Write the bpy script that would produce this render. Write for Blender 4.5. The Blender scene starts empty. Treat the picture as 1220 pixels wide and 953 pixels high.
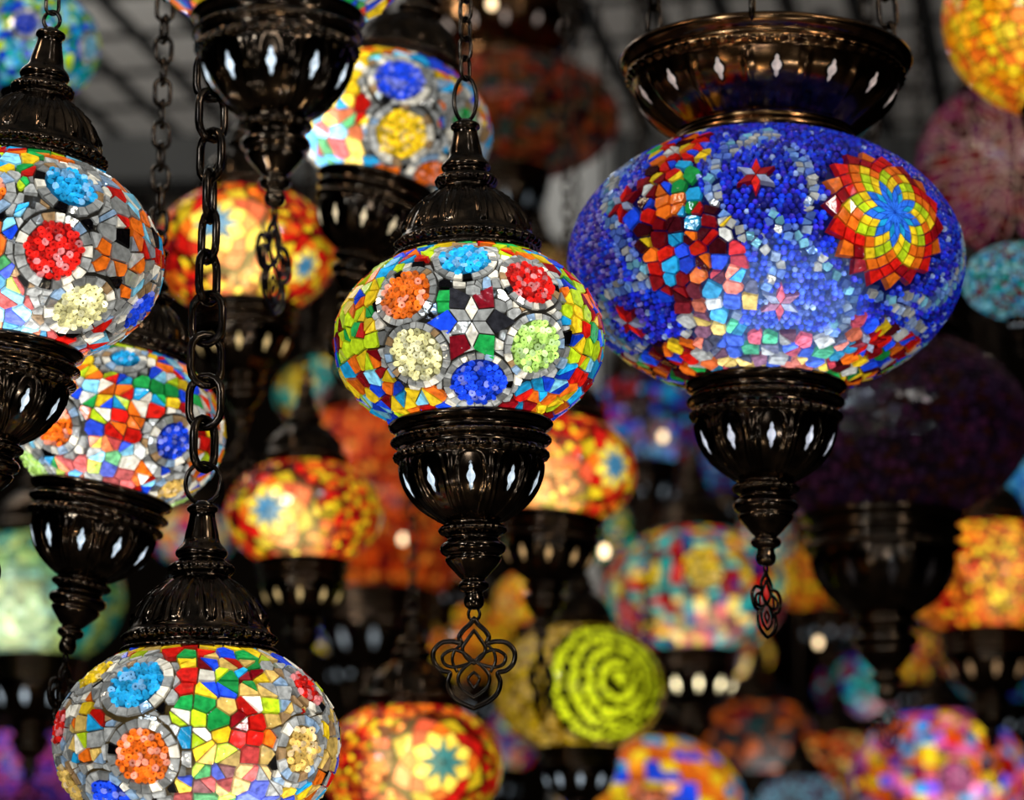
import bpy, math, random
import numpy as np
from mathutils import Vector, Matrix
pi=math.pi
scene=bpy.context.scene
scene.view_settings.view_transform='Standard'
FPX=1220*100/36.0; PIT=math.radians(12); CZ=1.5; CEIL=3.7
def place(px,py,d):
    u=-(py-476.5)/FPX*d
    return Vector(((px-610)/FPX*d, d*math.cos(PIT)-u*math.sin(PIT), CZ+d*math.sin(PIT)+u*math.cos(PIT)))
def lin(h):
    o=[]
    for i in (0,2,4):
        c=int(h[i:i+2],16)/255
        o.append(c/12.92 if c<=.04045 else ((c+.055)/1.055)**2.4)
    return tuple(o)
RED=lin('d01a12');DRED=lin('7d0c14');ORG=lin('f0701a');YEL=lin('f5cc22');LIM=lin('c4e022');GRN=lin('1fa048')
BLU=lin('1c48e0');CYA=lin('22a6e0');SKY=lin('8ad8f5');SIL=lin('ccccc6');WHT=lin('fff6e0');MAR=lin('3d0a12')
GLD=lin('e0b860');CRM=lin('e8e0a0');PGR=lin('b8e070');BLK=lin('181418');DBL=lin('1a1f8c');VIO=lin('5a50e0');TEA=lin('16a8a0');PNK=lin('e060a0');PUR=lin('6a1a50')

# ---------------- materials
def mosaic_mat():
    m=bpy.data.materials.new('mosaic_glass'); m.use_nodes=True; nt=m.node_tree; b=nt.nodes['Principled BSDF']
    ac=nt.nodes.new('ShaderNodeAttribute'); ac.attribute_name='Col'
    ag=nt.nodes.new('ShaderNodeAttribute'); ag.attribute_name='glow'
    am=nt.nodes.new('ShaderNodeAttribute'); am.attribute_name='mirror'
    tc=nt.nodes.new('ShaderNodeTexCoord')
    n=nt.nodes.new('ShaderNodeTexNoise'); n.inputs['Scale'].default_value=260; n.inputs['Detail'].default_value=3
    mr=nt.nodes.new('ShaderNodeMapRange'); mr.inputs['From Min'].default_value=.3; mr.inputs['From Max'].default_value=.7
    mr.inputs['To Min'].default_value=.45; mr.inputs['To Max'].default_value=1.5
    mu=nt.nodes.new('ShaderNodeMath'); mu.operation='MULTIPLY'
    L=nt.links.new
    L(tc.outputs['Object'],n.inputs['Vector']); L(n.outputs['Fac'],mr.inputs['Value'])
    L(mr.outputs['Result'],mu.inputs[0]); L(ag.outputs['Fac'],mu.inputs[1])
    dk=nt.nodes.new('ShaderNodeMix'); dk.data_type='RGBA'; dk.blend_type='MULTIPLY'; dk.inputs[0].default_value=1; dk.inputs[7].default_value=(.6,.6,.6,1)
    L(ac.outputs['Color'],dk.inputs[6]); L(dk.outputs[2],b.inputs['Base Color']); L(ac.outputs['Color'],b.inputs['Emission Color'])
    L(mu.outputs[0],b.inputs['Emission Strength']); L(am.outputs['Fac'],b.inputs['Metallic'])
    b.inputs['Roughness'].default_value=.06
    bp=nt.nodes.new('ShaderNodeBump'); bp.inputs['Strength'].default_value=.35; bp.inputs['Distance'].default_value=.001
    L(n.outputs['Fac'],bp.inputs['Height']); L(bp.outputs[0],b.inputs['Normal'])
    try: m.cycles.emission_sampling='NONE'
    except: pass
    return m
def metal_mat(name,c1,c2,rough):
    m=bpy.data.materials.new(name); m.use_nodes=True; nt=m.node_tree; b=nt.nodes['Principled BSDF']
    tc=nt.nodes.new('ShaderNodeTexCoord'); n=nt.nodes.new('ShaderNodeTexNoise'); n.inputs['Scale'].default_value=90; n.inputs['Detail'].default_value=6
    r=nt.nodes.new('ShaderNodeValToRGB'); r.color_ramp.elements[0].position=.38; r.color_ramp.elements[1].position=.68
    r.color_ramp.elements[0].color=(*c1,1); r.color_ramp.elements[1].color=(*c2,1)
    L=nt.links.new; L(tc.outputs['Object'],n.inputs['Vector']); L(n.outputs['Fac'],r.inputs[0]); L(r.outputs[0],b.inputs['Base Color'])
    b.inputs['Metallic'].default_value=1; b.inputs['Roughness'].default_value=rough
    return m
MOS=mosaic_mat()
MET=metal_mat('aged_bronze',(.026,.019,.014),(.1,.065,.04),.14)
MET2=metal_mat('warm_polished_bronze',(.08,.04,.02),(.3,.15,.06),.18)
CHM=metal_mat('blackened_chain_metal',(.016,.012,.01),(.07,.05,.035),.22)

# ---------------- mesh builder
class MB:
    def __init__(s): s.v=[];s.f=[];s.m=[];s.c=[];s.g=[];s.r=[];s.s=[]
    def face(s,idx,mat=0,col=(.5,.5,.5),glow=0,mir=0,sm=False):
        s.f.append(idx);s.m.append(mat);s.c.append(col);s.g.append(glow);s.r.append(mir);s.s.append(sm)
    def make(s,name,parent,base,mats,xf=None):
        me=bpy.data.meshes.new(name)
        V=[]
        for p in s.v:
            p=Vector(p)
            if xf is not None: p=xf@p
            V.append(p-base)
        me.from_pydata(V,[],s.f)
        n=len(s.f)
        me.polygons.foreach_set('material_index',s.m); me.polygons.foreach_set('use_smooth',s.s)
        for mt in mats: me.materials.append(mt)
        if MOS in mats:
            tot=np.empty(n,dtype=np.int32); me.polygons.foreach_get('loop_total',tot)
            c=np.ones((n,4),dtype=np.float32); c[:,:3]=np.array(s.c,dtype=np.float32)
            a=me.attributes.new('Col','FLOAT_COLOR','CORNER'); a.data.foreach_set('color',np.repeat(c,tot,axis=0).ravel())
            a=me.attributes.new('glow','FLOAT','CORNER'); a.data.foreach_set('value',np.repeat(np.array(s.g,dtype=np.float32),tot))
            a=me.attributes.new('mirror','FLOAT','CORNER'); a.data.foreach_set('value',np.repeat(np.array(s.r,dtype=np.float32),tot))
        me.update()
        o=bpy.data.objects.new(name,me); scene.collection.objects.link(o)
        if parent: o.parent=parent
        return o
def lathe(mb,prof,segs,mod=None,mat=0,sm=True,**kw):
    b=len(mb.v); n=len(prof)
    for i,(r,z) in enumerate(prof):
        for j in range(segs):
            th=2*pi*j/segs
            rr=r+(mod(th,i) if mod else 0)
            mb.v.append((rr*math.sin(th),-rr*math.cos(th),z))
    for i in range(n-1):
        for j in range(segs):
            k=(j+1)%segs
            mb.face((b+i*segs+j,b+i*segs+k,b+(i+1)*segs+k,b+(i+1)*segs+j),mat,sm=sm,**kw)
def tube(mb,pts,r,B,closed=False,n=8,mat=0):
    pts=[Vector(p) for p in pts]; B=Vector(B).normalized(); m=len(pts); b=len(mb.v)
    for i,p in enumerate(pts):
        a=pts[(i-1)%m] if (closed or i>0) else p
        c=pts[(i+1)%m] if (closed or i<m-1) else p
        t=(c-a).normalized(); N=B.cross(t).normalized()
        for j in range(n):
            th=2*pi*j/n; mb.v.append(tuple(p+N*(r*math.cos(th))+B*(r*math.sin(th))))
    for i in range(m if closed else m-1):
        k=(i+1)%m
        for j in range(n):
            l=(j+1)%n; mb.face((b+i*n+j,b+i*n+l,b+k*n+l,b+k*n+j),mat,sm=True)
    if not closed:
        mb.face(tuple(b+j for j in range(n))[::-1],mat); mb.face(tuple(b+(m-1)*n+j for j in range(n)),mat)
def cat(pts,n=6,closed=False):
    P=[Vector(p) for p in pts]; m=len(P); out=[]
    for i in range(m if closed else m-1):
        if closed: a,b,c,d=P[(i-1)%m],P[i],P[(i+1)%m],P[(i+2)%m]
        else: a,b,c,d=P[max(i-1,0)],P[i],P[i+1],P[min(i+2,m-1)]
        for k in range(n):
            t=k/n; out.append(.5*((2*b)+(c-a)*t+(2*a-5*b+4*c-d)*t*t+(3*b-a-3*c+d)*t**3))
    if not closed: out.append(P[-1])
    return out
def oval(c,hw,hl,al,n=7,tiltv=None):
    pts=[]; d=Vector((math.cos(al),math.sin(al),0)); s=hl-hw
    for i in range(n+1):
        th=pi*i/n; pts.append(Vector(c)+d*(hw*math.cos(th))+Vector((0,0,s+hw*math.sin(th))))
    for i in range(n+1):
        th=pi+pi*i/n; pts.append(Vector(c)+d*(hw*math.cos(th))+Vector((0,0,-s+hw*math.sin(th))))
    return pts, Vector((-math.sin(al),math.cos(al),0))
def chain_mesh(mb,p0,p1,hw,hl,wr,lod,al0=.35,tw=.12):
    p0=Vector(p0);p1=Vector(p1); L=(p1-p0).length; pitch=2*hl-2.1*wr; n=max(1,int(round((L-2*hl)/pitch))+1); d=(p1-p0).normalized()
    q=Vector((0,0,1)).rotation_difference(d)
    for i in range(n):
        c=p0+d*(hl+pitch*i)
        pts,B=oval((0,0,0),hw,hl,al0+(pi/2 if i%2 else 0)+tw*math.sin(i*2.3),n=7 if lod else 4)
        tube(mb,[c+q@p for p in pts],wr,q@B,closed=True,n=8 if lod==2 else 5)
    return p0+d*(2*hl+pitch*(n-1))

# ---------------- metal profiles (units: px of the reference lamp, rim half width 95)
def smp(pts,n): return [(p[0],p[1]) for p in cat([(a,b,0) for a,b in pts],n)]
def openings(mb,s,zr,N,zz,rr,zt,zh,w0,ocol,oglow):  # no holes cut: raised panels with painted dark rim and graded glow
    K=12
    for q in range(N):
        th0=2*pi*q/N; 
        for lay,(ws,hs,off,cc,gg) in enumerate(((1.0,1.0,1.0,(.01,.008,.006),0),(.68,.82,1.5,ocol,oglow))):
            b=len(mb.v)
            for i in range(K+1):
                v=i/K; z=zt-zh*.5-zh*hs*(v-.5); r=float(np.interp(z,zz,rr))+off
                w=ws*w0*(math.sin(pi*v)**.8)*(.5+.5*abs(math.cos(2*pi*v)))+.1
                for sg in(-1,0,1):
                    th=th0+sg*w/r; mb.v.append((r*s*math.sin(th),-r*s*math.cos(th),zr+z*s))
            for i in range(K):
                for j in(0,1):
                    a=b+i*3+j; mb.face((a,a+1,a+4,a+3),1,col=cc,glow=gg*(.35+.8*math.sin(pi*(i+.5)/K))*(1 if j else .7))
def cup(mb,s,zr,segs,lod,ocol,oglow,N=10):
    top=[(78,3),(92,1),(96,-1),(98,-4),(96,-8),(91,-11),(88,-14),(88,-17)]
    rope1=[(90,-19),(92.5,-22),(93,-25),(91,-28)]
    mid=[(87,-30),(86,-34),(88,-37)]
    rope2=[(90,-39),(91,-42),(89,-45),(85,-47)]
    body=smp([(85,-49),(84.5,-56),(81,-70),(73,-87),(60,-103),(44,-115),(34,-121)],4 if lod else 2)
    neck=smp([(33,-123),(38,-126),(40,-130),(36,-134),(31,-137),(30,-141),(36,-145),(39,-150),(37,-156),(31,-160),(33,-163),(31,-168),(24,-176),(17,-184),(13,-188),(17,-191),(18,-196),(15,-200),(10,-203),(12,-211),(11,-218),(7,-222),(0.2,-223)],2 if lod else 1)
    P=top+rope1+mid+rope2+body+neck
    r1=(len(top),len(top)+4); r2=(r1[1]+3,r1[1]+7); bb=(r2[1],r2[1]+len(body)); nk=bb[1]
    def bodymod(th,v):
        u=((th*N/(2*pi)+.5)%1)-.5; w=math.sin(pi*min(1,max(0,v)))**.6
        ridge=3.4*math.exp(-((abs(u)-.5)/.05)**2)
        aw=.36*math.sqrt(max(0,1-(max(0,.5-v)*1.9)**2)) if v<.5 else .36*(1-(v-.5)*.9)
        arch=2.6*math.exp(-((abs(u)-aw)/.04)**2)-2.4*(abs(u)<aw)
        return w*(ridge+arch)
    def mod(th,i):
        if not lod: return 0
        if i in(r1[0]+1,r1[0]+2): return 2.8*s*abs(math.sin(th*28))
        if i in(r2[0],r2[0]+1,r2[0]+2): return 2.6*s*math.sin(th*40)
        if bb[0]<=i<bb[1]: return s*bodymod(th,(i-bb[0])/(len(body)-1))
        if nk<i<nk+7 and lod==2: return .9*s*math.sin(th*24)
        return 0
    lathe(mb,[(r*s,zr+z*s) for r,z in P],segs,mod)
    zz=[z for r,z in body][::-1]; rr=[r for r,z in body][::-1]
    openings(mb,s,zr,N,zz,rr,-61,35,7.4,ocol,oglow)
def cap(mb,s,zr,segs,lod,N=12):
    base=[(80,-3),(88,-2),(91,1),(91,5),(88,8),(85,10),(85,12)]
    rope=[(88,14),(90,17),(90,20),(88,23)]
    m2=[(84,25),(83,28)]
    body=smp([(82,30),(79,41),(71,57),(59,71),(45,83),(34,91)],6 if lod else 2)
    neck=smp([(33,93),(37,97),(39,102),(36,107),(30,110),(27,114),(30,117),(31,121),(28,126),(22,133),(20,143),(17,156),(15,168),(18,171),(18,176),(13,179),(6,183),(.2,184)],2 if lod else 1)
    P=base+rope+m2+body+neck; r1=len(base); b0=r1+6; nk=b0+len(body)
    def mod(th,i):
        if not lod: return 0
        if i in(r1,r1+1,r1+2): return 2.6*s*math.sin(th*40)
        if i in(2,3): return 1.8*s*abs(math.sin(th*28))
        if b0<=i<b0+len(body):
            v=(i-b0)/(len(body)-1); u=((th*N/(2*pi)+.5)%1)-.5
            aw=.42*math.sqrt(max(0,1-v**1.6))
            return s*(4.4*math.exp(-((abs(u)-aw)/.055)**2)-2.8*(abs(u)<aw)+2.4*math.exp(-((abs(u)-aw*.45)/.045)**2)*(v<.7))*min(1,v*8)*(1-v**4)
        if nk<i<nk+6 and lod==2: return .9*s*math.sin(th*24)
        return 0
    lathe(mb,[(r*s,zr+z*s) for r,z in P],segs,mod)
def canopy(mb,s,zr,segs,ocol,oglow,N=14):
    low=[(92,-4),(104,-2),(110,2),(112,7),(108,12),(105,16)]
    body=smp([(106,20),(118,30),(136,44),(152,62),(160,80)],5)
    up=[(161,84),(165,87),(168,91),(166,95),(162,98),(168,102),(174,106),(177,111),(175,116),(165,118),(120,118),(12,120),(12,135),(.2,136)]
    P=low+body+up; b0=len(low); r0=b0+len(body)
    def mod(th,i):
        if i in(r0+1,r0+2): return 2*s*math.sin(th*56)
        if b0<=i<r0:
            v=(i-b0)/(len(body)-1);u=((th*N/(2*pi)+.5)%1)-.5
            return s*math.sin(pi*v)**.6*4*math.exp(-((abs(u)-.5)/.07)**2)
        return 0
    lathe(mb,[(r*s,zr+z*s) for r,z in P],segs,mod)
    zz=[z for r,z in body]; rr=[r for r,z in body]
    openings(mb,s,zr,N,zz,rr,73,28,8.5,ocol,oglow)
def ornament(mb,top,s,al,lod):
    ca,sa=math.cos(al),math.sin(al); T=Vector(top); B=(-sa,ca,0)
    def M(pts): return [T+Vector((x*.96*s*ca,x*.96*s*sa,-y*s)) for x,y in pts]
    def half(h,k):
        p=cat([(x,y,0) for x,y in h],k); p=[(q[0],q[1]) for q in p]
        return p+[(-x,y) for x,y in p[::-1][1:-1]]
    n=8 if lod==2 else 5; k=5 if lod==2 else 2
    tube(mb,M([(7*math.sin(t*pi/6),8-8*math.cos(t*pi/6)) for t in range(12)]),1.9*s,B,True,n)
    tube(mb,M(half([(0,13),(5,20),(13,27),(18,35),(16,42),(27,40),(40,42),(49,52),(48,65),(39,74),(29,77),(32,88),(28,101),(16,111),(0,118)],k)),2.9*s,B,True,n)
    tube(mb,M(half([(0,27),(8,38),(14,48),(10,58),(0,66)],k)),2.2*s,B,True,n)
    tube(mb,M(half([(0,62),(11,70),(19,82),(15,95),(0,106)],k)),2.2*s,B,True,n)
    for sg in(1,-1):
        tube(mb,cat(M([(sg*3,64),(sg*12,54),(sg*26,50),(sg*38,57),(sg*35,67),(sg*22,70)]),k,True),2.1*s,B,True,n)
        tube(mb,cat(M([(sg*16,44),(sg*24,52),(sg*26,64),(sg*20,76)]),k,False),1.9*s,B,False,n)
    tube(mb,M(half([(0,76),(7,84),(0,95)],k)),1.8*s,B,True,n)

# ---------------- mosaic
def spt(P,k):
    P=np.asarray(P,float); return P/np.sqrt(P[0]**2+P[1]**2+(P[2]/k)**2)
def nrm(P,k):
    n=np.array([P[0],P[1],P[2]/k**2]); return n/np.linalg.norm(n)
def frame(P,k):
    n=nrm(P,k); e1=np.cross([0,0,1.],n); e1/=np.linalg.norm(e1)+1e-9; return n,e1,np.cross(n,e1)
def from_view(sx,sy,E,k):
    u=np.array([0,-math.sin(E),math.cos(E)]); f=np.array([0,math.cos(E),math.sin(E)])
    A=np.array([sx,0,0])+sy*u; S=np.array([1,1,1/k**2])
    a=(f*f*S).sum(); b=2*(A*f*S).sum(); c=(A*A*S).sum()-1; D=b*b-4*a*c
    if D<0: D=0
    return spt(A+f*((-b-math.sqrt(D))/(2*a)),k)
def clip(poly,a,b,c):
    out=[];n=len(poly)
    for i in range(n):
        p=poly[i];q=poly[(i+1)%n]; dp=a*p[0]+b*p[1]+c; dq=a*q[0]+b*q[1]+c
        if dp>=0: out.append(p)
        if (dp>=0)!=(dq>=0):
            t=dp/(dp-dq); out.append((p[0]+(q[0]-p[0])*t,p[1]+(q[1]-p[1])*t))
    return out
def parea(p): return abs(sum(p[i][0]*p[(i+1)%len(p)][1]-p[(i+1)%len(p)][0]*p[i][1] for i in range(len(p))))/2
def torus(mb,P,n,e1,R,r,col,glow,lod,rng):
    b=len(mb.v)
    if lod==2:
        ax=n+np.array([rng.uniform(-.7,.7) for _ in range(3)]); ax/=np.linalg.norm(ax)
        t1=np.cross(ax,e1+.1*n); t1/=np.linalg.norm(t1); t2=np.cross(ax,t1); A,Bn=8,5
        for i in range(A):
            th=2*pi*i/A; d=t1*math.cos(th)+t2*math.sin(th)
            for j in range(Bn):
                ph=2*pi*j/Bn; mb.v.append(tuple(P+d*(R+r*math.cos(ph))+ax*(r*1.25*math.sin(ph))))
        for i in range(A):
            for j in range(Bn):
                mb.face((b+i*Bn+j,b+((i+1)%A)*Bn+j,b+((i+1)%A)*Bn+(j+1)%Bn,b+i*Bn+(j+1)%Bn),0,col,glow,.0,True)
    else: dome(mb,P,n,e1,R+r,col,glow,4)
def dome(mb,P,n,e1,q,col,glow,m=6,mir=0):
    b=len(mb.v); e2=np.cross(n,e1)
    for ring,(rr,h) in enumerate(((1,-.3),(.62,.62))):
        for i in range(m):
            th=2*pi*i/m; mb.v.append(tuple(P+(e1*math.cos(th)+e2*math.sin(th))*(q*rr)+n*(q*h)))
    for i in range(m):
        j=(i+1)%m; mb.face((b+i,b+j,b+m+j,b+m+i),0,col,glow*.55,mir,True)
    mb.face(tuple(range(b+m,b+2*m)),0,col,glow,mir,True)
def globe_mesh(mb,k,feats,fills,seed,lod,a,grout,gglow,gap=.007,tlo=-.98,thi=.98,gain=1.0,bulb=None,split=.55,bp=2.2,bd=.76,fmax=2.6,wh=(1.,.98,.95),wm=.14,ws=1.5):
    rng=random.Random(seed)
    S=[];C=[];W=[];BE=[]
    def lit(P,g,col):  # hot spot painted into glow and colour around an imagined bulb position
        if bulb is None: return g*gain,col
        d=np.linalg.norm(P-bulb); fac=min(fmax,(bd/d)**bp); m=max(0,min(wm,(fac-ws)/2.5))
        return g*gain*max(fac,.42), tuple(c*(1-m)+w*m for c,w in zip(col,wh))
    for f in feats:
        f['rt']=f['r']+(f.get('w',.07) if f.get('rings') else 0)
        if f['t']=='star': f['fr']=frame(f['P'],k)
    def instar(P,mg):
        for f in feats:
            if f['t']!='star': continue
            R=f['radii']; Dv=P-f['P']; dist=np.linalg.norm(Dv)
            if dist>R[-1]+mg: continue
            n,e1,e2=f['fr']; th=math.atan2(float(Dv@e1),float(Dv@e2))-f.get('ph',0)-(pi/f['N'] if (len(R)-2)%2 else 0)
            u=(th*f['N']/(2*pi))%1; u=abs(u-.5)*2
            if dist<R[-2]+(R[-1]-R[-2])*u**1.3+mg: return True
        return False
    hasbead=any(sp<.04 for sp,_ in fills)
    discs=[f for f in feats if f['t']!='star']
    fl=list(fills)
    if lod==2 and not hasbead and discs:
        fl.append((.074,None))
    for sp,fn in fl:
        bead=sp<.04; near=fn is None
        nt=int((thi-tlo)*.9/sp)+1; q8=8 if sp>.09 else 1
        for i in range(nt):
            t=tlo+(thi-tlo)*(i+.5)/nt
            n=max(6,int(2*pi*math.cos(t)/sp)); n=max(q8,int(round(n/q8))*q8); o=0 if q8==8 else rng.random()
            for j in range(n):
                jt=.16 if not bead else .22
                lo=2*pi*(j+o+rng.uniform(-jt,jt))/n; tt=t+rng.uniform(-jt,jt)*sp
                P=np.array([math.cos(tt)*math.sin(lo),-math.cos(tt)*math.cos(lo),k*math.sin(tt)])
                dm=min([np.linalg.norm(P-f['P'])-f['rt'] for f in discs],default=9)
                if near:
                    if not(-.02<dm<.024): continue
                elif dm<(.024 if (lod==2 and not bead) else -.01 if not bead else .01): continue
                if instar(P,sp*.1): continue
                c=sil(rng,.6) if near else fn(P,rng)
                if c is None: continue
                if bead: BE.append((P,c)); continue
                S.append(P);C.append(c[:3]+(sp,));W.append(rng.uniform(-.15,.15))
    for P,c in BE:
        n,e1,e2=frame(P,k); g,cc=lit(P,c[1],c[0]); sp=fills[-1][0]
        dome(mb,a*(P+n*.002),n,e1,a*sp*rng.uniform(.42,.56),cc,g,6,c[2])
    A=np.array(S) if S else np.zeros((0,3))
    def tile(poly,P,n,e1,e2,c,hh=.014,tl=.12):
        m=len(poly)
        if m<3 or parea(poly)<1.2e-4*(c[3]/.1 if len(c)>3 else 1)**2: return
        cx=sum(p[0] for p in poly)/m; cy=sum(p[1] for p in poly)/m
        tx,ty=rng.uniform(-tl,tl),rng.uniform(-tl,tl)
        b=len(mb.v)
        for x,y in poly: mb.v.append(tuple(a*(P+e1*x+e2*y-n*.012)))
        for x,y in poly:
            X=cx+(x-cx)*.95;Y=cy+(y-cy)*.95
            mb.v.append(tuple(a*(P+e1*X+e2*Y+n*(hh+tx*(X-cx)+ty*(Y-cy)))))
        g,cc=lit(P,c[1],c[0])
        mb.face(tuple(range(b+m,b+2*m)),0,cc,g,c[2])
        for i in range(m):
            j=(i+1)%m; mb.face((b+i,b+j,b+m+j,b+m+i),0,cc,g*.4,c[2])
    nn=16
    for i in range(len(S)):
        P=A[i]; D=A-P; d2=(D*D).sum(1)
        idx=np.argpartition(d2,min(nn,len(S)-1))[:nn+1]
        n,e1,e2=frame(P,k); c=C[i]; lim=c[3]*(.55 if hasbead else .75)
        ra=rng.uniform(0,1.5) if hasbead else 0
        poly=[(lim*1.25*math.cos(ra+q*pi/2),lim*1.25*math.sin(ra+q*pi/2)) for q in range(4)] if hasbead else [(-lim,-lim),(lim,-lim),(lim,lim),(-lim,lim)]
        for q in idx:
            if q==i: continue
            x=float(D[q]@e1);y=float(D[q]@e2);l=math.hypot(x,y)
            if l<1e-5: continue
            poly=clip(poly,-x/l,-y/l,l/2*(1+W[i]-W[q])-gap/2)
            if len(poly)<3: break
        for f in feats:
            Dv=f['P']-P
            if np.linalg.norm(Dv)<f['rt']+lim*1.5:
                x=float(Dv@e1);y=float(Dv@e2);l=math.hypot(x,y)+1e-9
                poly=clip(poly,-x/l,-y/l,l-f['rt']-gap/2)
        if len(poly)<3: continue
        if lod and c[3]>.086 and rng.random()<split:
            cx=sum(p[0] for p in poly)/len(poly);cy=sum(p[1] for p in poly)/len(poly)
            th=rng.choice([.78,2.36])+rng.uniform(-.2,.2)
            aa,bb=math.cos(th),math.sin(th); cc=-(aa*cx+bb*cy)
            tile(clip(poly,aa,bb,cc-gap/2),P,n,e1,e2,c)
            c2=fills[0][1](P,rng) or c
            tile(clip(poly,-aa,-bb,-cc-gap/2),P,n,e1,e2,c2[:3]+(c[3],))
        else: tile(poly,P,n,e1,e2,c)
    for fi,f in enumerate(feats):
        P=f['P'];n,e1,e2=frame(P,k)
        if f.get('rings'):
            r=f['r'];w=f.get('w',.07);N=max(9,int(2*pi*(r+w/2)/(w*1.25)));ph=rng.random()
            cuts=[2*pi*(j+ph+rng.uniform(-.14,.14))/N for j in range(N)]; cuts.append(cuts[0]+2*pi)
            for j in range(N):
                t0=cuts[j]+.014;t1=cuts[j+1]-.014;tm=(t0+t1)/2
                Q=spt(P+(r+w/2)*(e1*math.cos(tm)+e2*math.sin(tm)),k)
                m_,g1,g2=frame(Q,k)
                ps=[]; wj=w*rng.uniform(.99,1.08)
                for rr_,tt_ in((r*.985,t0),(r*.985,t1),(r+wj,t1),(r+wj,t0)):
                    X=spt(P+rr_*(e1*math.cos(tt_)+e2*math.sin(tt_)),k)-Q; ps.append((float(X@g1),float(X@g2)))
                for gi,g in enumerate(feats):
                    if gi==fi or g['t']!='disc': continue
                    dc=np.linalg.norm(g['P']-P)
                    if dc<f['rt']+g['rt']+.01:
                        Dv=g['P']-Q;x=float(Dv@g1);y=float(Dv@g2);l=math.hypot(x,y)+1e-9
                        lim_=g['r']+ (max(0,(dc-f['r']-g['r'])/2) if g.get('rings') else .01)
                        ps=clip(ps,-x/l,-y/l,l-lim_-gap/2)
                        if len(ps)<3: break
                if len(ps)>=3: tile(ps,Q,m_,g1,g2,f['rings'][0](rng)+(.05,),.016)
        if f['t']=='disc':
            r=f['r'];col=f['c'];g,col=lit(P,f['g'],col); g=min(g,1.15)
            b=len(mb.v); M=20; mb.v.append(tuple(a*(P+n*.004)))
            for j in range(M):
                th=2*pi*j/M; Q=spt(P+r*.97*(e1*math.cos(th)+e2*math.sin(th)),k); mb.v.append(tuple(a*(Q+n*.002)))
            dc=tuple(x*.3 for x in col)
            for j in range(M): mb.face((b,b+1+j,b+1+(j+1)%M),0,dc,g*.4,0)
            sp=.05 if lod==2 else .06
            m=int(r/sp)+2
            for i in range(-m,m+1):
                for j in range(-m,m+1):
                    x=(i+(j%2)*.5+rng.uniform(-.2,.2))*sp; y=(j+rng.uniform(-.2,.2))*sp*.87
                    if math.hypot(x,y)>r-sp*.2: continue
                    Q=spt(P+e1*x+e2*y,k)
                    v=rng.uniform(.25,1.4); wv=rng.choice([0,0,0,.2])
                    cc=tuple(min(1,q*(1-wv)+wv) for q in col)
                    torus(mb,a*(Q+n*.016),n,e1,a*.0175,a*.0105,cc,g*v,lod,rng)
        elif f['t']=='star':
            N=f['N'];R=f['radii'];cols=f['cols'];ph0=f.get('ph',0);qs=f.get('qs',.9)
            def pt(r,th):
                return spt(P+r*(e1*math.sin(th)+e2*math.cos(th)),k)
            def quad(pl,cc):
                ce=sum(pl)/len(pl); g,col=lit(ce,cc[1],cc[0]); g*=rng.uniform(.7,1.2); m=len(pl)
                b=len(mb.v)
                for p in pl: mb.v.append(tuple(a*(ce+(p-ce)*(qs+.05)-n*.01)))
                for p in pl: mb.v.append(tuple(a*(ce+(p-ce)*qs+n*.024)))
                mb.face(tuple(range(b+m,b+2*m))[::-1],0,col,g,cc[2])
                for i in range(m):
                    l=(i+1)%m; mb.face((b+i,b+l,b+m+l,b+m+i)[::-1],0,col,g*.25,cc[2])
            for q in range(len(R)-1):
                r0=R[q-1] if q>0 else 0; r1=R[q]; r2=R[q+1]
                for j in range(N):
                    th=ph0+2*pi*(j+(.5 if q%2 else 0))/N; dt=pi/N
                    cc=cols[q]; cc=cc[j%len(cc)] if isinstance(cc,list) else cc
                    quad([pt(r0,th),pt(r1,th+dt),pt(r2,th),pt(r1,th-dt)],cc)
    b=len(mb.v); sg=64 if lod else 40; rw=28
    for i in range(rw+1):
        t=-1.3+2.6*i/rw
        for j in range(sg):
            th=2*pi*j/sg; mb.v.append((a*.985*math.cos(t)*math.sin(th),-a*.985*math.cos(t)*math.cos(th),a*.985*k*math.sin(t)))
    for i in range(rw):
        for j in range(sg):
            l=(j+1)%sg; tq=-1.3+2.6*i/rw
            cP=np.array([math.cos(tq)*math.sin(2*pi*j/sg),-math.cos(tq)*math.cos(2*pi*j/sg),k*math.sin(tq)])
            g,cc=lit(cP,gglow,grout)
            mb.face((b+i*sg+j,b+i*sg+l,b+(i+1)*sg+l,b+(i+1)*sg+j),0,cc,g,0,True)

def sil(rng,g=.5):  # silver chips get added glow where mirror reflections would stay dark
    v=rng.random()
    if v<.05: return (BLK,.1,.7)
    if v<.24: return (WHT,rng.uniform(.5,.95),.2)
    if v<.34: return (lin('a8c8e8'),.55,.5)
    if v<.4: return (lin('c8a070'),.45,.5)
    return (SIL,g*rng.uniform(.2,1.4),.65)
def rnd(cols,g0,g1,m=.0):
    return lambda P,rng:(rng.choice(cols),rng.uniform(g0,g1),m)
def both(fs):
    out=list(fs)
    for f in fs:
        g=dict(f); g['P']=np.array([-f['P'][0],-f['P'][1],f['P'][2]])
        if all(np.linalg.norm(g['P']-q['P'])>g['r']+q['r']+.02 for q in out): out.append(g)
    return out
def disc(cx,cy,R,E,k,tilt,lst,g=.95,w=.075):
    fs=[]
    for x,y,r,c in lst:
        sx=(x-cx)/R;sy=-(y-cy)/R
        sx,sy=sx*math.cos(tilt)-sy*math.sin(tilt),sx*math.sin(tilt)+sy*math.cos(tilt)
        fs.append(dict(t='disc',P=from_view(sx,sy,E,k),r=r/R,c=c,g=g,w=w,rings=[sil]))
    return fs

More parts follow.
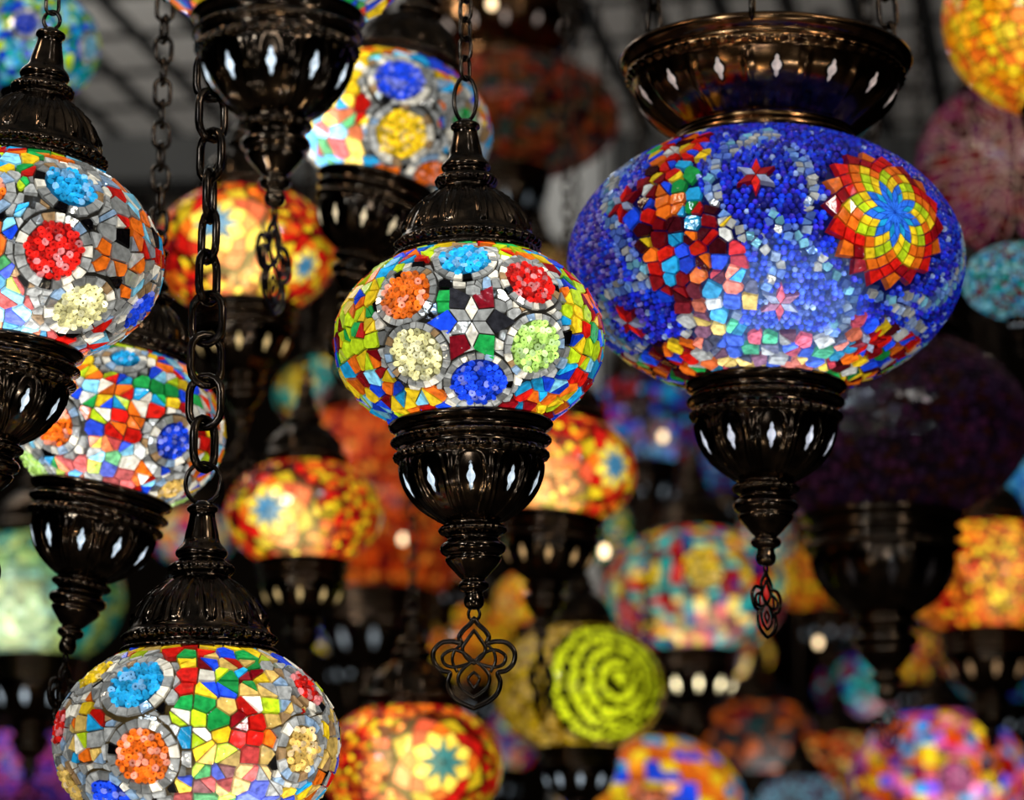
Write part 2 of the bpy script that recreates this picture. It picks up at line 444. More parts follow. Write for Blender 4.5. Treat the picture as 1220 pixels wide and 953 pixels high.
# ---------------- lamp assembly
def lamp(px,py,R,a,style,label,tilt=0,k=.73,lod=1,cupw=.6,capw=.55,gain=1.,top='cap',chain=(8,15,2.4),orn=.5,oglow=.75,ocol=(.75,.88,1.),seed=1,name='mosaic_pendant_lamp',ring=12,ringz=1.,kw=None,orns=1.0,chal=.35,tw=.12,group='hanging mosaic lamps'):
    d=a*FPX/R; C=place(px,py,d); E=PIT+math.atan(-(py-476.5)/FPX); tr=math.radians(tilt)
    Ry=Matrix.Rotation(tr,4,'Y')
    feats,fills,opt=style(px,py,R,E,k,tr)
    opt=dict(opt); opt['tlo']=-(math.acos(cupw*.9)+.05); opt['thi']=math.acos(capw*.93)+.05
    if kw: opt.update(kw)
    s=a/159.*(cupw/.6); zr=-a*k*math.sin(math.acos(min(.99,cupw*.88)))
    sc=a/159.*(capw/.55)*.965; zc=a*k*math.sin(math.acos(capw*.93))
    tip=C+(Ry@Vector((0,0,zr-222*s)))
    base=Vector((C.x,C.y,tip.z-(122*s*orns)))
    e=bpy.data.objects.new(name,None); e.empty_display_size=.03; e.location=base; scene.collection.objects.link(e)
    e['label']=label; e['category']='pendant lamp'; e['group']=group
    xf=Matrix.Translation(C)@Ry
    segs={2:240,1:120,0:40}[lod]
    g=MB(); globe_mesh(g,k,feats,fills,seed,lod,a,gain=gain,**opt); g.make('mosaic_globe',e,base,[MOS],xf)
    c=MB(); cup(c,s,zr,segs,lod,ocol,oglow); c.make('lower_cup',e,base,[MET,MOS],xf)
    o=MB(); ornament(o,tip+Vector((0,0,2.*s)),s*orns,orn,lod); o.make('pendant_finial',e,base,[CHM])
    c=MB()
    if top=='cap':
        cap(c,sc,zc,segs,lod); c.make('upper_cap',e,base,[MET],xf)
        T=C+(Ry@Vector((0,0,zc+182*sc)))
        r=MB(); rr=ring*s*1.; rz=rr*ringz
        tube(r,[T+Vector((rr*.85*math.sin(t*pi/10),0,rz*.92-rz*math.cos(t*pi/10)+0)) for t in range(20)],2.6*s,(0,1,0),True,8); r.make('hanging_ring',e,base,[CHM])
        hw,hl,wr=[q*s for q in chain]
        r=MB(); p0=T+Vector((0,0,rz*1.9-wr*1.5)); endp=chain_mesh(r,p0,(p0.x,p0.y,CEIL-.02),hw,hl,wr,lod,chal,tw); r.make('chain',e,base,[CHM])
        r=MB(); lathe(r,[(.002,endp.z-.01-CEIL),(.006,endp.z-.005-CEIL),(.006,-.012),(.02,-.008),(.024,0)],16)
        r.make('ceiling_hook',e,base,[CHM],Matrix.Translation((p0.x,p0.y,CEIL)))
    else:
        sk=a/233.; canopy(c,sk,zc,240 if lod==2 else 120,(1,.8,.7),.28); c.make('upper_canopy',e,base,[MET2,MOS],xf)
        ap=C+Vector((0,0,CEIL-C.z-.1))
        for q in range(3):
            th=.35+q*2*pi/3; st=C+(Ry@Vector((172*sk*math.cos(th),172*sk*math.sin(th),zc+108*sk)))
            r=MB(); chain_mesh(r,st,ap+Vector((.03*math.cos(th),.03*math.sin(th),0)),.006,.012,.0018,1,th); r.make('chain',e,base,[CHM])
        r=MB(); lathe(r,[(.002,-.11),(.04,-.1),(.045,-.06),(.02,-.04),(.03,-.01),(.05,0)],24); r.make('ceiling_hook',e,base,[CHM],Matrix.Translation((C.x,C.y,CEIL)))
    return e

def DG(x=.0,y=-.3,z=-.08,gr='35312a',gg=.2): return dict(grout=lin(gr),gglow=gg,bulb=np.array([x,y,z]))  # bulb: centre of the painted hot spot, shifted to the viewer's side
# ---- styles
def st_main(cx,cy,R,E,k,t):
    fs=disc(cx,cy,R,E,k,t,[(555,313,30,CYA),(631,338,31,RED),(637,412,32,PGR),(571,453,33,BLU),(500,422,33,CRM),(487,353,32,ORG)],w=.05)
    Pc=from_view((564-cx)/R,-(384-cy)/R,E,k)
    m=(lin('7a0f1c'),.9,.1);w=(WHT,.65,.2);w2=(SIL,.45,.5);dk=(lin('3a3a40'),.5,.7)
    fs.append(dict(t='star',P=Pc,r=.17,N=6,ph=0,qs=.9,radii=[.1,.2,.35],cols=[[w,w2,w2],[m,dk,(GRN,.9,0),m,(BLU,.9,0),dk]]))
    def inn(P): return P[1]<0 and math.hypot(P[0]-Pc[0],(P[2]-Pc[2])*1.15)<.5
    def f(P,rng):
        if inn(P): return None
        if P[1]<0 and math.hypot(P[0]-Pc[0],(P[2]-Pc[2])*1.15)<.58: return sil(rng,.6)
        cs=[LIM,YEL,LIM,RED,ORG,BLU,CYA,GRN,YEL,ORG,LIM,DRED] if P[2]>-.25 else [YEL,CYA,RED,ORG,DRED,BLU,YEL,SKY,LIM]
        if P[0]>.3: cs=cs+[CYA,BLU,RED]
        return (rng.choice(cs),rng.uniform(.4,1.15),0)
    def fi(P,rng):
        if not inn(P): return None
        return sil(rng,.6) if rng.random()<.75 else (rng.choice([DRED,MAR,BLU,RED,GRN,BLU]),.9,.1)
    return both(fs),[(.14,f),(.07,fi)],DG(.1,-.27,.0)
def st_two(cx,cy,R,E,k,t):
    fs=disc(cx,cy,R,E,k,t,[(178,818,35,CYA),(190,900,34,ORG),(368,892,29,GLD),(368,822,24,RED),(124,806,23,YEL),(82,866,23,RED),(94,932,27,GLD),(150,948,29,BLU)],w=.065)
    def f(P,rng):
        if abs(P[0]-.2)<.3 and P[1]<0: return (rng.choice([RED,RED,GRN,YEL,WHT,DRED,CYA,GLD,GLD,GRN,BLU,LIM]),rng.uniform(.35,1.15),0)
        if rng.random()<.4: return sil(rng,.6)
        return (rng.choice([SIL,GLD,GLD,RED,YEL,CYA,BLU,ORG,LIM,GLD]),rng.uniform(.4,1.),.1)
    return both(fs),[(.14,f)],DG(.15,-.34,-.14,'5a4828',.25)
def st_three(cx,cy,R,E,k,t):
    fs=disc(cx,cy,R,E,k,t,[(106,226,32,CYA),(94,299,35,RED),(116,364,33,CRM),(170,368,26,BLU),(20,232,20,ORG)],w=.065)
    def f(P,rng):
        if P[1]<0 and P[0]<.28: return (rng.choice([GRN,LIM,RED,ORG,BLU,CYA,SKY,ORG,YEL,LIM]),rng.uniform(.5,1.2),0)
        return sil(rng,.6) if rng.random()<.55 else (rng.choice([SKY,ORG,RED,CYA,ORG]),rng.uniform(.5,1.05),0)
    return both(fs),[(.15,f)],DG(-.02,-.34,-.18)
def st_seven(cx,cy,R,E,k,t):
    fs=disc(cx,cy,R,E,k,t,[(86,506,27,ORG),(52,556,27,PGR),(222,526,23,BLU),(213,580,18,GLD),(163,430,18,CYA)],w=.07)
    def f(P,rng): return (rng.choice([WHT,SKY,RED,ORG,GRN,LIM,BLU,CYA,YEL,SIL,ORG,RED]),rng.uniform(.35,1.15),.05)
    return both(fs),[(.145,f)],DG(.0,-.34,-.16)
def st_five(cx,cy,R,E,k,t):
    fs=disc(cx,cy,R,E,k,t,[(488,97,30,BLU),(490,160,31,YEL),(519,205,21,ORG),(560,150,20,GRN)],w=.075)
    def f(P,rng):
        if P[0]<.05 and P[1]<0: return (rng.choice([WHT,YEL,CYA,ORG,RED,SKY,YEL,GRN,ORG]),rng.uniform(.45,1.3),0)
        return sil(rng,.6) if rng.random()<.45 else (rng.choice([CYA,RED,ORG,YEL,BLU]),rng.uniform(.5,1.1),0)
    return both(fs),[(.19,f)],DG(-.3,-.3,-.12)
def st_generic(pal,discs=5,sp=.15,g=(.3,1.2),seed=3):
    def st(cx,cy,R,E,k,t):
        rng=random.Random(seed); fs=[]
        for i in range(discs):
            lo=2*pi*i/discs+rng.uniform(-.2,.2); tt=rng.uniform(-.45,.3)
            P=np.array([math.cos(tt)*math.sin(lo),-math.cos(tt)*math.cos(lo),k*math.sin(tt)])
            rr=[sil] if g[1]>1.1 else None
            fs.append(dict(t='disc',P=P,r=.2,c=rng.choice(pal),g=.8*g[1],w=.08,rings=rr))
        return fs,[(sp,rnd(pal,*g))],DG(.05,-.38,-.12,'2a2620',.15)
    return st
YW=lin('ffdc50')
def st_star(stars,pal,cc=CYA,hot=(0,0),hg=1.15):
    CC=tuple(.9*x+.1 for x in cc)
    def mk(P,r):
        return dict(t='star',P=P,r=r*.74,N=8,qs=.88,radii=[r*.17,r*.42,r*.56,r*.76,r],
              cols=[(CC,.4,0),(YW,.9,0),[(ORG,.75,0),(RED,.8,0)],[(YEL,.6,0),(RED,.8,0)]])
    def st(cx,cy,R,E,k,t):
        fs=both([mk(from_view(sx,sy,E,k),r) for sx,sy,r in stars])
        for lo in(pi/2,-pi/2,pi*.75,-pi*.75):
            P=spt(np.array([math.sin(lo),-math.cos(lo),-.1]),k)
            if all(np.linalg.norm(P-f['P'])>1.05 for f in fs): fs.append(mk(P,.45))
        bl=from_view(hot[0],hot[1],E,k)*.48
        return fs,[(.085,rnd(pal,.12,hg))],dict(grout=lin('501404'),gglow=.35,bulb=bl,wh=lin('ffec90'),fmax=3.8,bp=2.3,wm=.4,ws=1.6)
    return st
WARM=[ORG,YEL,RED,DRED,YEL,RED,RED,DRED,ORG,ORG]
def polyd(x,y,pts):
    m=9e9
    for (a,b),(c,d) in zip(pts,pts[1:]):
        vx,vy=c-a,d-b; t=max(0,min(1,((x-a)*vx+(y-b)*vy)/(vx*vx+vy*vy+1e-9))); m=min(m,math.hypot(x-a-t*vx,y-b-t*vy))
    return m
def curve2(pts): return [(p[0],p[1]) for p in cat([(a,b,0) for a,b in pts],4)]
def st_blue(cx,cy,R,E,k,t):
    def star(x,y,r,N,radii,cols,**kw): return dict(t='star',P=from_view((x-cx)/R,-(y-cy)/R,E,k),r=r,N=N,radii=radii,cols=cols,**kw)
    IB=lin('2f74f0')
    fs=[star(1037,256,.33,18,[.05,.10,.14,.18,.22,.26,.30,.34,.41],[(IB,.9,0),[(IB,1.,0),(CYA,.8,0)],[(YEL,1.,0),(IB,.8,0)],[(YEL,.9,0),(LIM,.8,0)],[(LIM,.7,0),(ORG,.8,0)],[(ORG,.8,0),(YEL,.8,0),(RED,.8,0)],[(RED,.8,0),(ORG,.6,0),(DRED,1.,0)],[(RED,.8,0),(DRED,1.1,0),(ORG,.5,0)]],qs=.86)]
    for x,y in((912,356),(1018,400),(882,218),(738,250),(748,382)):
        fs.append(star(x,y,.05,6,[.045,.11],[[(RED,.8,0),(DRED,1,0),(lin('b0b8d8'),.5,.2)]]))
    u=np.array([0,-math.sin(E),math.cos(E)])
    multi=[curve2(q) for q in ([(812,172),(790,208),(800,252),(838,292),(858,345)],[(765,248),(780,302),(812,350),(850,395)])]
    silv=[curve2(q) for q in ([(905,168),(862,182),(836,214),(842,260),(880,288),(908,314),(895,342),(868,362),(862,397),(890,428)],[(930,287),(955,314),(990,342),(985,377),(955,404),(950,430)],[(925,188),(940,217),(942,257),(925,282),(900,264)],[(755,188),(722,237),(735,292),(765,337)],[(800,337),(760,337),(722,354),(728,400),(780,420),(820,422)],[(1112,190),(1136,242),(1130,312),(1098,354),(1060,347)],[(880,432),(850,407),(815,397)],[(1000,342),(1040,352),(1085,387)])]
    def cls(P):
        Q=P if P[1]<0 else np.array([-P[0],-P[1],P[2]])
        x=cx+Q[0]*R;y=cy-float(Q@u)*R
        if P[2]<-.5 or (P[2]<-.44 and x>990): return 'm'
        if any(polyd(x,y,p)<25 for p in multi): return 'm'
        ds=min(polyd(x,y,p) for p in silv)
        if ds<5: return 's'
        if ds<10: return 'e'
        return 'v' if x<765 else 'b'
    def coarse(P,rng):
        if cls(P)!='m': return None
        return (rng.choice([RED,DRED,ORG,GRN,CYA,BLU,MAR,RED,YEL,BLU,DRED,SIL,MAR,ORG]),rng.uniform(.3,.95),0)
    def silf(P,rng):
        if cls(P)!='s': return None
        return (rng.choice([SIL,SKY,SIL,lin('b0c8f0'),lin('80b0ff'),lin('6080e0')]),rng.uniform(.15,.6),.4)
    def fine(P,rng):
        c=cls(P)
        if c in 'ms': return None
        v=rng.random(); top=.6 if P[2]>.15 else .8
        if c=='e' and v<.45: return (lin('7a9cff'),rng.uniform(.3,.7)*top,.2)
        if c=='v' and v<.45: return (rng.choice([lin('6a50d0'),lin('4028a0'),lin('9088e0')]),rng.uniform(.3,.8),0)
        if v<.03: return (lin('a8c4ff'),rng.uniform(.5,1.)*top,.2)
        return (rng.choice([BLU,lin('1a36e8'),lin('3a30d8'),lin('1840f0'),lin('1c22b8'),lin('2030f0'),DBL]),rng.uniform(.25,1.35)*top,0)
    return both(fs),[(.088,coarse),(.045,silf),(.034,fine)],dict(grout=lin('0e1258'),gglow=.3,gap=.006,bulb=np.array([.0,-.5,-.24]),split=.35,bp=1.8,bd=.6,fmax=2.5,wm=.2,ws=1.3,wh=(.35,.6,1))
def st_crackle(cols,sp=.075,g=(.4,1.),grout='201008',gg=.05,bulb=None,gap=.014):
    def st(cx,cy,R,E,k,t):
        bl=from_view(bulb[0],bulb[1],E,k)*.45 if bulb else None
        return [],[(sp,rnd(cols,*g))],dict(grout=lin(grout),gglow=gg,bulb=bl,gap=gap,wh=lin('ffd870'),wm=.3)
    return st
def st_rows(c1,c2,ctr,base):
    def st(cx,cy,R,E,k,t):
        A0=from_view(ctr[0],ctr[1],E,k); A1=np.array([-A0[0],-A0[1],A0[2]])
        def f(P,rng):
            d=min(np.linalg.norm(P-A0),np.linalg.norm(P-A1))
            if d>.85: return (rng.choice(base),rng.uniform(.2,.8),0)
            return (c1,rng.uniform(.6,1.2),0) if (d/.17)%1<.55 and rng.random()<.88 else (c2,.25,0)
        return [],[(.062,f)],dict(grout=lin('2c2806'),gglow=.2,bulb=from_view(.1,-.1,E,k)*.35,wh=lin('ffe880'))
    return st

# ================= hanging lamps
lamp(559,407,159,.08,st_main,'mosaic lamp with beaded flower discs and silver mirror chips',lod=2,orn=0,seed=4,chal=0.9,ring=16,ringz=1.8,tilt=-1.2)
lamp(235,885,168,.082,st_two,'mosaic lamp with bead discs and gold chips on heavy chain',lod=2,seed=5,chain=(19,30,5),ring=24,orn=.4,chal=1.0,tw=.5)
lamp(22,305,170,.084,st_three,'tilted mosaic lamp with red bead disc and cyan chips',tilt=6,lod=2,seed=6,orn=1.2,cupw=.54,capw=.52)
lamp(333,-80,168,.07,st_generic([CYA,RED,GRN,YEL,BLU,SKY,ORG,WHT],6,seed=8),'multicoloured mosaic lamp seen from beneath its fluted bronze cup',lod=2,seed=7,orn=1.3,orns=1.05,oglow=1.)
lamp(467,150,118,.08,st_five,'bright tilted mosaic lamp with blue and yellow bead discs',tilt=13,lod=2,seed=9,ocol=(1,.8,.5),orn=1.)
lamp(140,508,127,.072,st_seven,'tilted multicoloured mosaic lamp with orange bead disc',tilt=11,lod=2,seed=10,cupw=.66,orn=1.3,chain=(11,19,3.4),k=.78)
lamp(292,300,108,.085,st_star([(-.22,.3,.68),(.7,-.15,.45)],WARM,hot=(.05,.1)),'glowing orange mosaic lamp with turquoise centred star',seed=11,lod=1,ocol=(1,.7,.3),gain=.95)
lamp(362,612,92,.08,st_star([(-.38,.06,.74)],WARM,hot=(-.05,-.05)),'glowing orange mosaic lamp with bright turquoise star',seed=12,lod=1,ocol=(1,.7,.3),gain=.95)
lamp(490,912,107,.085,st_star([(.38,.04,.72)],WARM,hot=(-.1,0),cc=TEA),'orange and yellow star mosaic lamp with bronze cap',seed=13,lod=1,gain=.95)
lamp(662,560,95,.08,st_star([(.72,.12,.64)],WARM,hot=(-.05,-.05)),'orange star mosaic lamp with dark bronze cup and drop finial',tilt=5,seed=14,lod=1,orn=1.2,ocol=(1,.6,.25),oglow=.5,gain=.95,orns=1.25,cupw=.66)
lamp(912,314,233,.13,st_blue,'large oblate blue mosaic lamp with starburst and wide bronze canopy',top='canopy',k=.67,capw=.5,cupw=.4,lod=2,tilt=1,seed=15,orn=1.0,oglow=.6,ocol=(.8,.85,1),orns=.75,gain=1.)
lamp(1258,20,132,.1,st_crackle([lin('ffb020'),ORG,YEL,lin('ffa010')],.12,(.5,1.2),'3a1002',.1,(-.3,0)),'amber crackle glass mosaic lamp',seed=16,k=.9,cupw=.35,gain=.75)
lamp(1200,198,105,.105,st_crackle([PUR,DRED,lin('7a2048'),MAR,lin('8a3050')],.13,(.15,.5),'d0a890',.3,gap=.022),'dark purple crackle mosaic lamp',seed=17,k=.95,cupw=.3)
lamp(1212,335,64,.05,st_crackle([TEA,CYA,SKY,lin('a0e0e0'),DRED],.1,(.15,.5)),'teal mosaic lamp with small glass chips',seed=18,k=.7,lod=1,capw=.2,cupw=.22)
lamp(1048,512,176,.15,st_crackle([lin('2c1830'),lin('1c0e1c'),lin('3a1830'),lin('301410')],.07,(.1,.35),'0a0608',.0),'large unlit dark purple mosaic lamp',seed=19,k=.66,ocol=(.06,.05,.05),oglow=.05,lod=1,orns=.5,cupw=.54)
lamp(1175,690,100,.115,st_crackle([lin('ff9020'),ORG,YEL,RED,DRED],.09,(.2,1.1),'501404',.2,(.1,.1)),'bright orange mosaic lamp with pierced cup',seed=20,gain=1.,cupw=.6,lod=0,ocol=(1,.6,.3),orns=.6,oglow=.4)
lamp(828,705,107,.15,st_generic([TEA,YEL,DRED,RED,TEA,RED,GLD,DRED,DBL,TEA,YEL],6,.12,(.1,1.),seed=5),'multicoloured teal, red and gold mosaic lamp',seed=21,lod=0,oglow=6.,ocol=(1,.85,.5),orns=.5,cupw=.5,capw=.45)
lamp(690,820,100,.1,st_rows(lin('dce620'),lin('241f06'),(.45,.1),[YEL,GLD,lin('c09010'),lin('806008')]),'golden mosaic lamp with curved rows of yellow dots',seed=22,k=.78,lod=0,orns=.5,gain=.95,cupw=.5,capw=.45)
lamp(775,955,108,.13,st_generic([ORG,ORG,CYA,BLU,YEL,lin('ff9a20')],4,.17,(.4,1.),seed=9),'orange and blue mosaic lamp',seed=23,lod=0,gain=.9,capw=.4)
lamp(1120,925,104,.15,st_generic([PNK,RED,ORG,YEL,PUR,VIO,ORG,CYA],3,.13,(.2,1.05),seed=10),'pink, orange and purple mosaic lamp glowing brightly',seed=24,lod=0,k=.75,capw=.3,gain=1.3)
lamp(42,712,104,.12,st_crackle([TEA,lin('a0e8a0'),lin('80b860'),lin('208060'),lin('c0d870')],.12,(.08,.55),'203020',.2,(-.1,-.1)),'pale green mosaic lamp with painted-in hot spot',seed=25,lod=0,k=.8,gain=.9,kw=dict(fmax=8,wm=.7,bp=3.6,bd=.78,wh=(.9,1,.6)))
lamp(450,600,125,.2,st_crackle([lin('f06018'),lin('b83008'),lin('d84810'),DRED,lin('ff9030')],.1,(.1,.55),'501004',.1),'large orange mosaic lamp',seed=26,lod=1,k=1.0,oglow=.1)
lamp(602,140,135,.19,st_crackle([lin('803818'),MAR,lin('604020'),lin('303c34'),lin('903018')],.13,(.05,.5),'100804',.05),'dim amber mosaic lamp with wide metal canopy',seed=27,lod=1,top='canopy',capw=.5,cupw=.4,oglow=.1,k=.52)
lamp(44,55,74,.062,st_generic([CYA,BLU,SKY,TEA,LIM,BLU,GRN],5,seed=12),'blue and teal mosaic lamp',seed=28,lod=1,k=.9,gain=.55)
lamp(765,505,78,.14,st_generic([BLU,DRED,RED,CYA,lin('203050'),MAR],5,.15,(.08,.4),seed=13),'blue and red mosaic lamp',seed=29,lod=0,oglow=.3)
lamp(30,925,80,.12,st_crackle([PNK,PUR,VIO,lin('a030a0')],.1,(.05,.35)),'violet crackle glass mosaic lamp',seed=30,lod=0)
lamp(1195,590,62,.12,st_crackle([CYA,SKY,BLU],.1,(.2,.6)),'sky blue mosaic lamp',seed=31,lod=0)
lamp(420,745,55,.1,st_generic([BLU,LIM,YEL,CYA,GRN],4,.18,(.2,.8),seed=14),'blue and green mosaic lamp',seed=32,lod=0,oglow=.3)
lamp(560,770,70,.13,st_crackle([YEL,lin('a07818'),ORG,lin('604010')],.12,(.1,.6)),'dim golden glass mosaic lamp',seed=33,lod=0,oglow=.3)
lamp(905,880,66,.13,st_generic([lin('603018'),DRED,lin('204040'),ORG],4,.18,(.1,.6),seed=15),'dim brown mosaic lamp',seed=34,lod=0,oglow=.3)
lamp(985,690,60,.12,st_crackle([ORG,lin('a04010'),YEL],.12,(.1,.7)),'dim amber glass mosaic lamp',seed=35,lod=0,oglow=.3)
lamp(1030,820,58,.12,st_generic([DRED,DBL,PUR,TEA],4,.18,(.15,.7),seed=16),'dark violet mosaic lamp',seed=36,lod=0,oglow=.2)
lamp(390,470,60,.12,st_generic([lin('607040'),YEL,TEA,DRED],4,.18,(.1,.5),seed=17),'olive and yellow mosaic lamp',seed=37,lod=0,oglow=.2)
lamp(1195,800,60,.105,st_crackle([DBL,lin('301020'),TEA],.12,(.1,.5)),'dark teal and violet mosaic lamp',seed=38,lod=0,oglow=.3)
lamp(955,960,52,.085,st_crackle([SKY,lin('8090a0'),PUR],.12,(.1,.5)),'pale blue glass mosaic lamp',seed=39,lod=0,oglow=.3)
lamp(530,660,50,.085,st_generic([DRED,ORG,GLD,YEL],4,.18,(.15,.7),seed=18),'dim red and gold mosaic lamp',seed=40,lod=0,oglow=.2)
lamp(870,780,50,.12,st_generic([GLD,ORG,MAR,YEL],4,.18,(.1,.8),seed=19),'dim bronze toned mosaic lamp',seed=41,lod=0,oglow=.2)
lamp(735,640,50,.105,st_crackle([GRN,TEA,YEL,DBL],.14,(.1,.6)),'dim green mosaic lamp',seed=42,lod=0,oglow=.2)
lamp(1000,915,60,.108,st_crackle([RED,ORG,lin('402008'),GLD],.14,(.05,.8)),'dim rust coloured mosaic lamp',seed=43,lod=0,oglow=.2)
lamp(590,880,56,.12,st_generic([TEA,DBL,RED,GLD],4,.18,(.1,.5),seed=21),'dim teal and red mosaic lamp',seed=44,lod=0,oglow=.2)
lamp(870,560,46,.09,st_crackle([DBL,PUR,CYA],.14,(.05,.35)),'dim indigo mosaic lamp',seed=45,lod=0,oglow=.2)
lamp(455,470,44,.095,st_crackle([RED,DRED,ORG],.14,(.1,.5)),'dim red glass mosaic lamp',seed=46,lod=0,oglow=.2)
lamp(230,640,48,.09,st_generic([RED,TEA,GLD,DBL],4,.18,(.1,.6),seed=22),'dim multicoloured mosaic lamp',seed=47,lod=0,oglow=.2)
lamp(645,330,46,.095,st_crackle([lin('604020'),DRED,GLD],.14,(.05,.4)),'dim amber and brown mosaic lamp',seed=48,lod=0,oglow=.2)
lamp(640,715,50,.08,st_crackle([GLD,YEL,ORG],.14,(.1,.7)),'golden glass mosaic lamp',seed=49,lod=0,oglow=.2)
lamp(760,790,48,.075,st_generic([YEL,TEA,ORG,RED],4,.2,(.1,.8),seed=23),'golden and teal mosaic lamp',seed=50,lod=0,oglow=.3)
lamp(1085,785,46,.09,st_crackle([YEL,ORG,PUR],.14,(.1,.8)),'amber and violet mosaic lamp',seed=52,lod=0,oglow=.3)
lamp(905,640,44,.09,st_generic([PUR,RED,GLD,TEA],4,.2,(.1,.6),seed=24),'plum and gold mosaic lamp',seed=53,lod=0,oglow=.2)
lamp(560,610,44,.09,st_crackle([ORG,RED,DRED],.14,(.1,.6)),'deep orange glass mosaic lamp',seed=54,lod=0,oglow=.2)

# ================= small bulbs
GL=bpy.data.materials.new('lit_bulb_glass'); GL.use_nodes=True; b=GL.node_tree.nodes['Principled BSDF']
b.inputs['Base Color'].default_value=(1,.85,.6,1); b.inputs['Emission Color'].default_value=(1,.72,.4,1); b.inputs['Emission Strength'].default_value=3
for (x,y,d) in [(720,656,3.3),(586,4,4.),(790,520,5.),(975,765,5.),(480,642,5.2)]:
    P=place(x,y,d); sk=.45
    e=bpy.data.objects.new('hanging_light_bulb',None); e.location=P-Vector((0,0,.009)); e.empty_display_size=.02; scene.collection.objects.link(e)
    e['label']='small warm glowing light bulb on a thin black cord'; e['category']='light bulb'; e['group']='small hanging bulbs'
    B=e.location.copy(); xf=Matrix.Translation(P)@Matrix.Scale(sk,4)
    m=MB(); lathe(m,[(.0003,-.02),(.008,-.018),(.013,-.01),(.014,0),(.011,.01),(.007,.018)],16); m.make('bulb_glass',e,B,[GL],xf)
    m=MB(); lathe(m,[(.0075,.016),(.009,.018),(.009,.035),(.006,.042),(.0003,.043)],12); m.make('socket',e,B,[CHM],xf)
    m=MB(); tube(m,[Vector((0,0,.018)),Vector((0,0,CEIL-P.z))],.0015,(0,1,0),False,6); m.make('cord',e,B,[CHM],Matrix.Translation(P))

# ================= setting
def pmat(name,c1,c2,scale,rough=.8,spec=.5):
    m=bpy.data.materials.new(name); m.use_nodes=True; nt=m.node_tree; b=nt.nodes['Principled BSDF']
    tc=nt.nodes.new('ShaderNodeTexCoord'); n=nt.nodes.new('ShaderNodeTexNoise'); n.inputs['Scale'].default_value=scale; n.inputs['Detail'].default_value=6
    r=nt.nodes.new('ShaderNodeValToRGB'); r.color_ramp.elements[0].color=(*c1,1); r.color_ramp.elements[1].color=(*c2,1)
    nt.links.new(tc.outputs['Object'],n.inputs['Vector']); nt.links.new(n.outputs['Fac'],r.inputs[0]); nt.links.new(r.outputs[0],b.inputs['Base Color']); b.inputs['Roughness'].default_value=rough
    b.inputs['Specular IOR Level'].default_value=spec
    return m
CM=bpy.data.materials.new('tiled_ceiling'); CM.use_nodes=True; nt=CM.node_tree; b=nt.nodes['Principled BSDF']
tc=nt.nodes.new('ShaderNodeTexCoord'); mp=nt.nodes.new('ShaderNodeMapping'); mp.inputs['Rotation'].default_value=(0,0,.2)
br=nt.nodes.new('ShaderNodeTexBrick'); br.inputs['Color1'].default_value=(.85,.83,.78,1); br.inputs['Color2'].default_value=(.7,.68,.64,1); br.inputs['Mortar'].default_value=(.015,.015,.015,1)
br.inputs['Scale'].default_value=1; br.inputs['Brick Width'].default_value=.15; br.inputs['Row Height'].default_value=.26; br.inputs['Mortar Size'].default_value=.022; br.inputs['Mortar Smooth'].default_value=0; br.offset=0
nt.links.new(tc.outputs['Object'],mp.inputs[0]); nt.links.new(mp.outputs[0],br.inputs['Vector']); nt.links.new(br.outputs['Color'],b.inputs['Base Color']); b.inputs['Roughness'].default_value=.8
def box(name,x0,x1,y0,y1,z0,z1,mat,kind='structure'):
    m=MB(); m.v=[(x,y,z) for x in(x0,x1) for y in(y0,y1) for z in(z0,z1)]
    for f in((0,1,3,2),(4,6,7,5),(0,4,5,1),(2,3,7,6),(0,2,6,4),(1,5,7,3)): m.face(f)
    o=m.make(name,None,Vector((0,0,0)),[mat]); 
    if kind: o['kind']=kind
    return o
WM=pmat('dark_plaster',(.001,.0008,.0006),(.008,.005,.003),1.5,1,.05); FM=pmat('stone_floor',(.06,.05,.04),(.12,.1,.08),3)
for nm,c,lab in (('ceiling',(-4,4,-2,8.6,CEIL,CEIL+.1,CM),'grey square tiled ceiling'),('wall_back',(-4,4,8.5,8.6,0,CEIL,WM),'dark brown plaster wall'),
   ('wall_left',(-4.1,-4,-2,8.6,0,CEIL,WM),'dark brown plaster wall'),('wall_right',(4,4.1,-2,8.6,0,CEIL,WM),'dark brown plaster wall'),('floor',(-4,4,-2,8.6,-.1,0,FM),'worn stone floor')):
    o=box(nm,*c); o['label']=lab; o['category']=nm.split('_')[0]
Q=place(690,300,7.3)
m=MB(); lathe(m,[(.08,0),(.08,3.1),(.11,3.14),(.09,3.2),(.09,3.24),(.16,3.34),(.16,3.4),(.1,3.44),(.1,CEIL)],32)
m.make('trim_1',None,Vector((0,0,0)),[pmat('white_plaster',(.6,.6,.58),(.8,.8,.77),4)],Matrix.Translation((Q.x,Q.y,0)))
o=bpy.data.objects['trim_1']; o['kind']='structure'; o['label']='white plaster column with moulded capital'; o['category']='column'
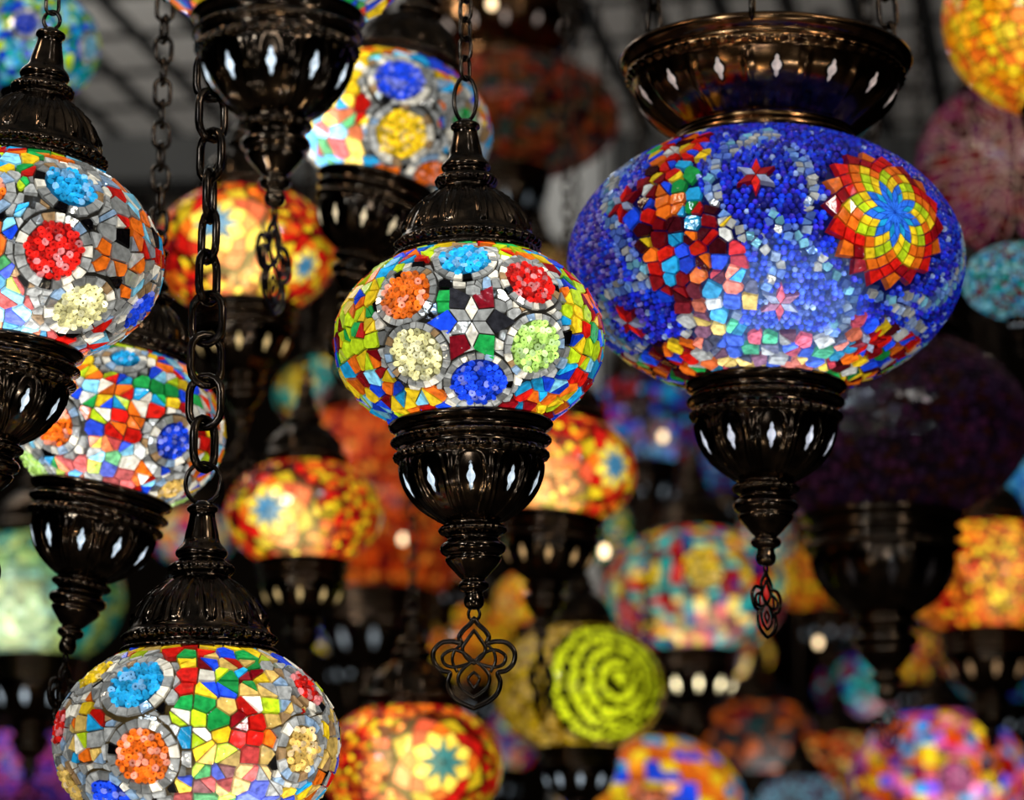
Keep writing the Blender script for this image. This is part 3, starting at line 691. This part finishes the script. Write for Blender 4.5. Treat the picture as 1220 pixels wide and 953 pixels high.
BMt=pmat('grey_beam_paint',(.03,.03,.03),(.07,.07,.065),4)
for i,yy in enumerate((7.05,8.0)):
    o=box('trim_%d'%(i+2),-3.99,3.99,yy,yy+.12,CEIL-.12,CEIL-.001,BMt); o['label']='dark grey ceiling beam'; o['category']='beam'

# ================= lights
def area(loc,tgt,size,e,col):
    l=bpy.data.lights.new('area_light','AREA'); l.size=size; l.energy=e; l.color=col
    o=bpy.data.objects.new('area_light',l); o.location=loc; o.rotation_euler=(Vector(tgt)-Vector(loc)).to_track_quat('-Z','Y').to_euler(); scene.collection.objects.link(o)
area((-1.6,-.4,2.6),(0,1.9,1.9),.24,22,(.7,.86,1))
area((1.5,.1,2.9),(0.2,1.9,1.9),.22,12,(.95,.92,.85))
area((-.2,-1.2,1.2),(0,1.9,1.9),.4,6,(.85,.93,1))
area((-1.6,1.3,3.3),(-.9,1.9,1.6),.22,8,(1,.78,.55))
area((-1.6,3.8,3.05),(-1.6,7.,3.85),.5,60,(1,.97,.92))  # added out of view to brighten the ceiling
rg=random.Random(2)
for i in range(16):  # unseen point lights added for pinpoint glints on the metal
    l=bpy.data.lights.new('glint_light','POINT'); l.energy=rg.uniform(1.2,3.8); l.shadow_soft_size=.02; l.color=rg.choice([(1,.85,.6),(.8,.9,1),(.9,.95,1)])
    o=bpy.data.objects.new('glint_light',l); o.location=(rg.uniform(-1.8,1.8),rg.uniform(-.6,1.2),rg.uniform(2.0 if i%2 else .6,3.4 if i%2 else 1.2)); scene.collection.objects.link(o)
w=bpy.data.worlds.new('world'); scene.world=w; w.use_nodes=True; w.node_tree.nodes['Background'].inputs[0].default_value=(.10,.09,.085,1); w.node_tree.nodes['Background'].inputs[1].default_value=.15

cd=bpy.data.cameras.new('camera'); cam=bpy.data.objects.new('camera',cd); scene.collection.objects.link(cam); scene.camera=cam
cam.location=(0,0,CZ); cam.rotation_euler=(pi/2+PIT,0,0); cd.lens=100; cd.sensor_width=36
cd.dof.use_dof=True; cd.dof.focus_distance=1.66; cd.dof.aperture_fstop=7.5
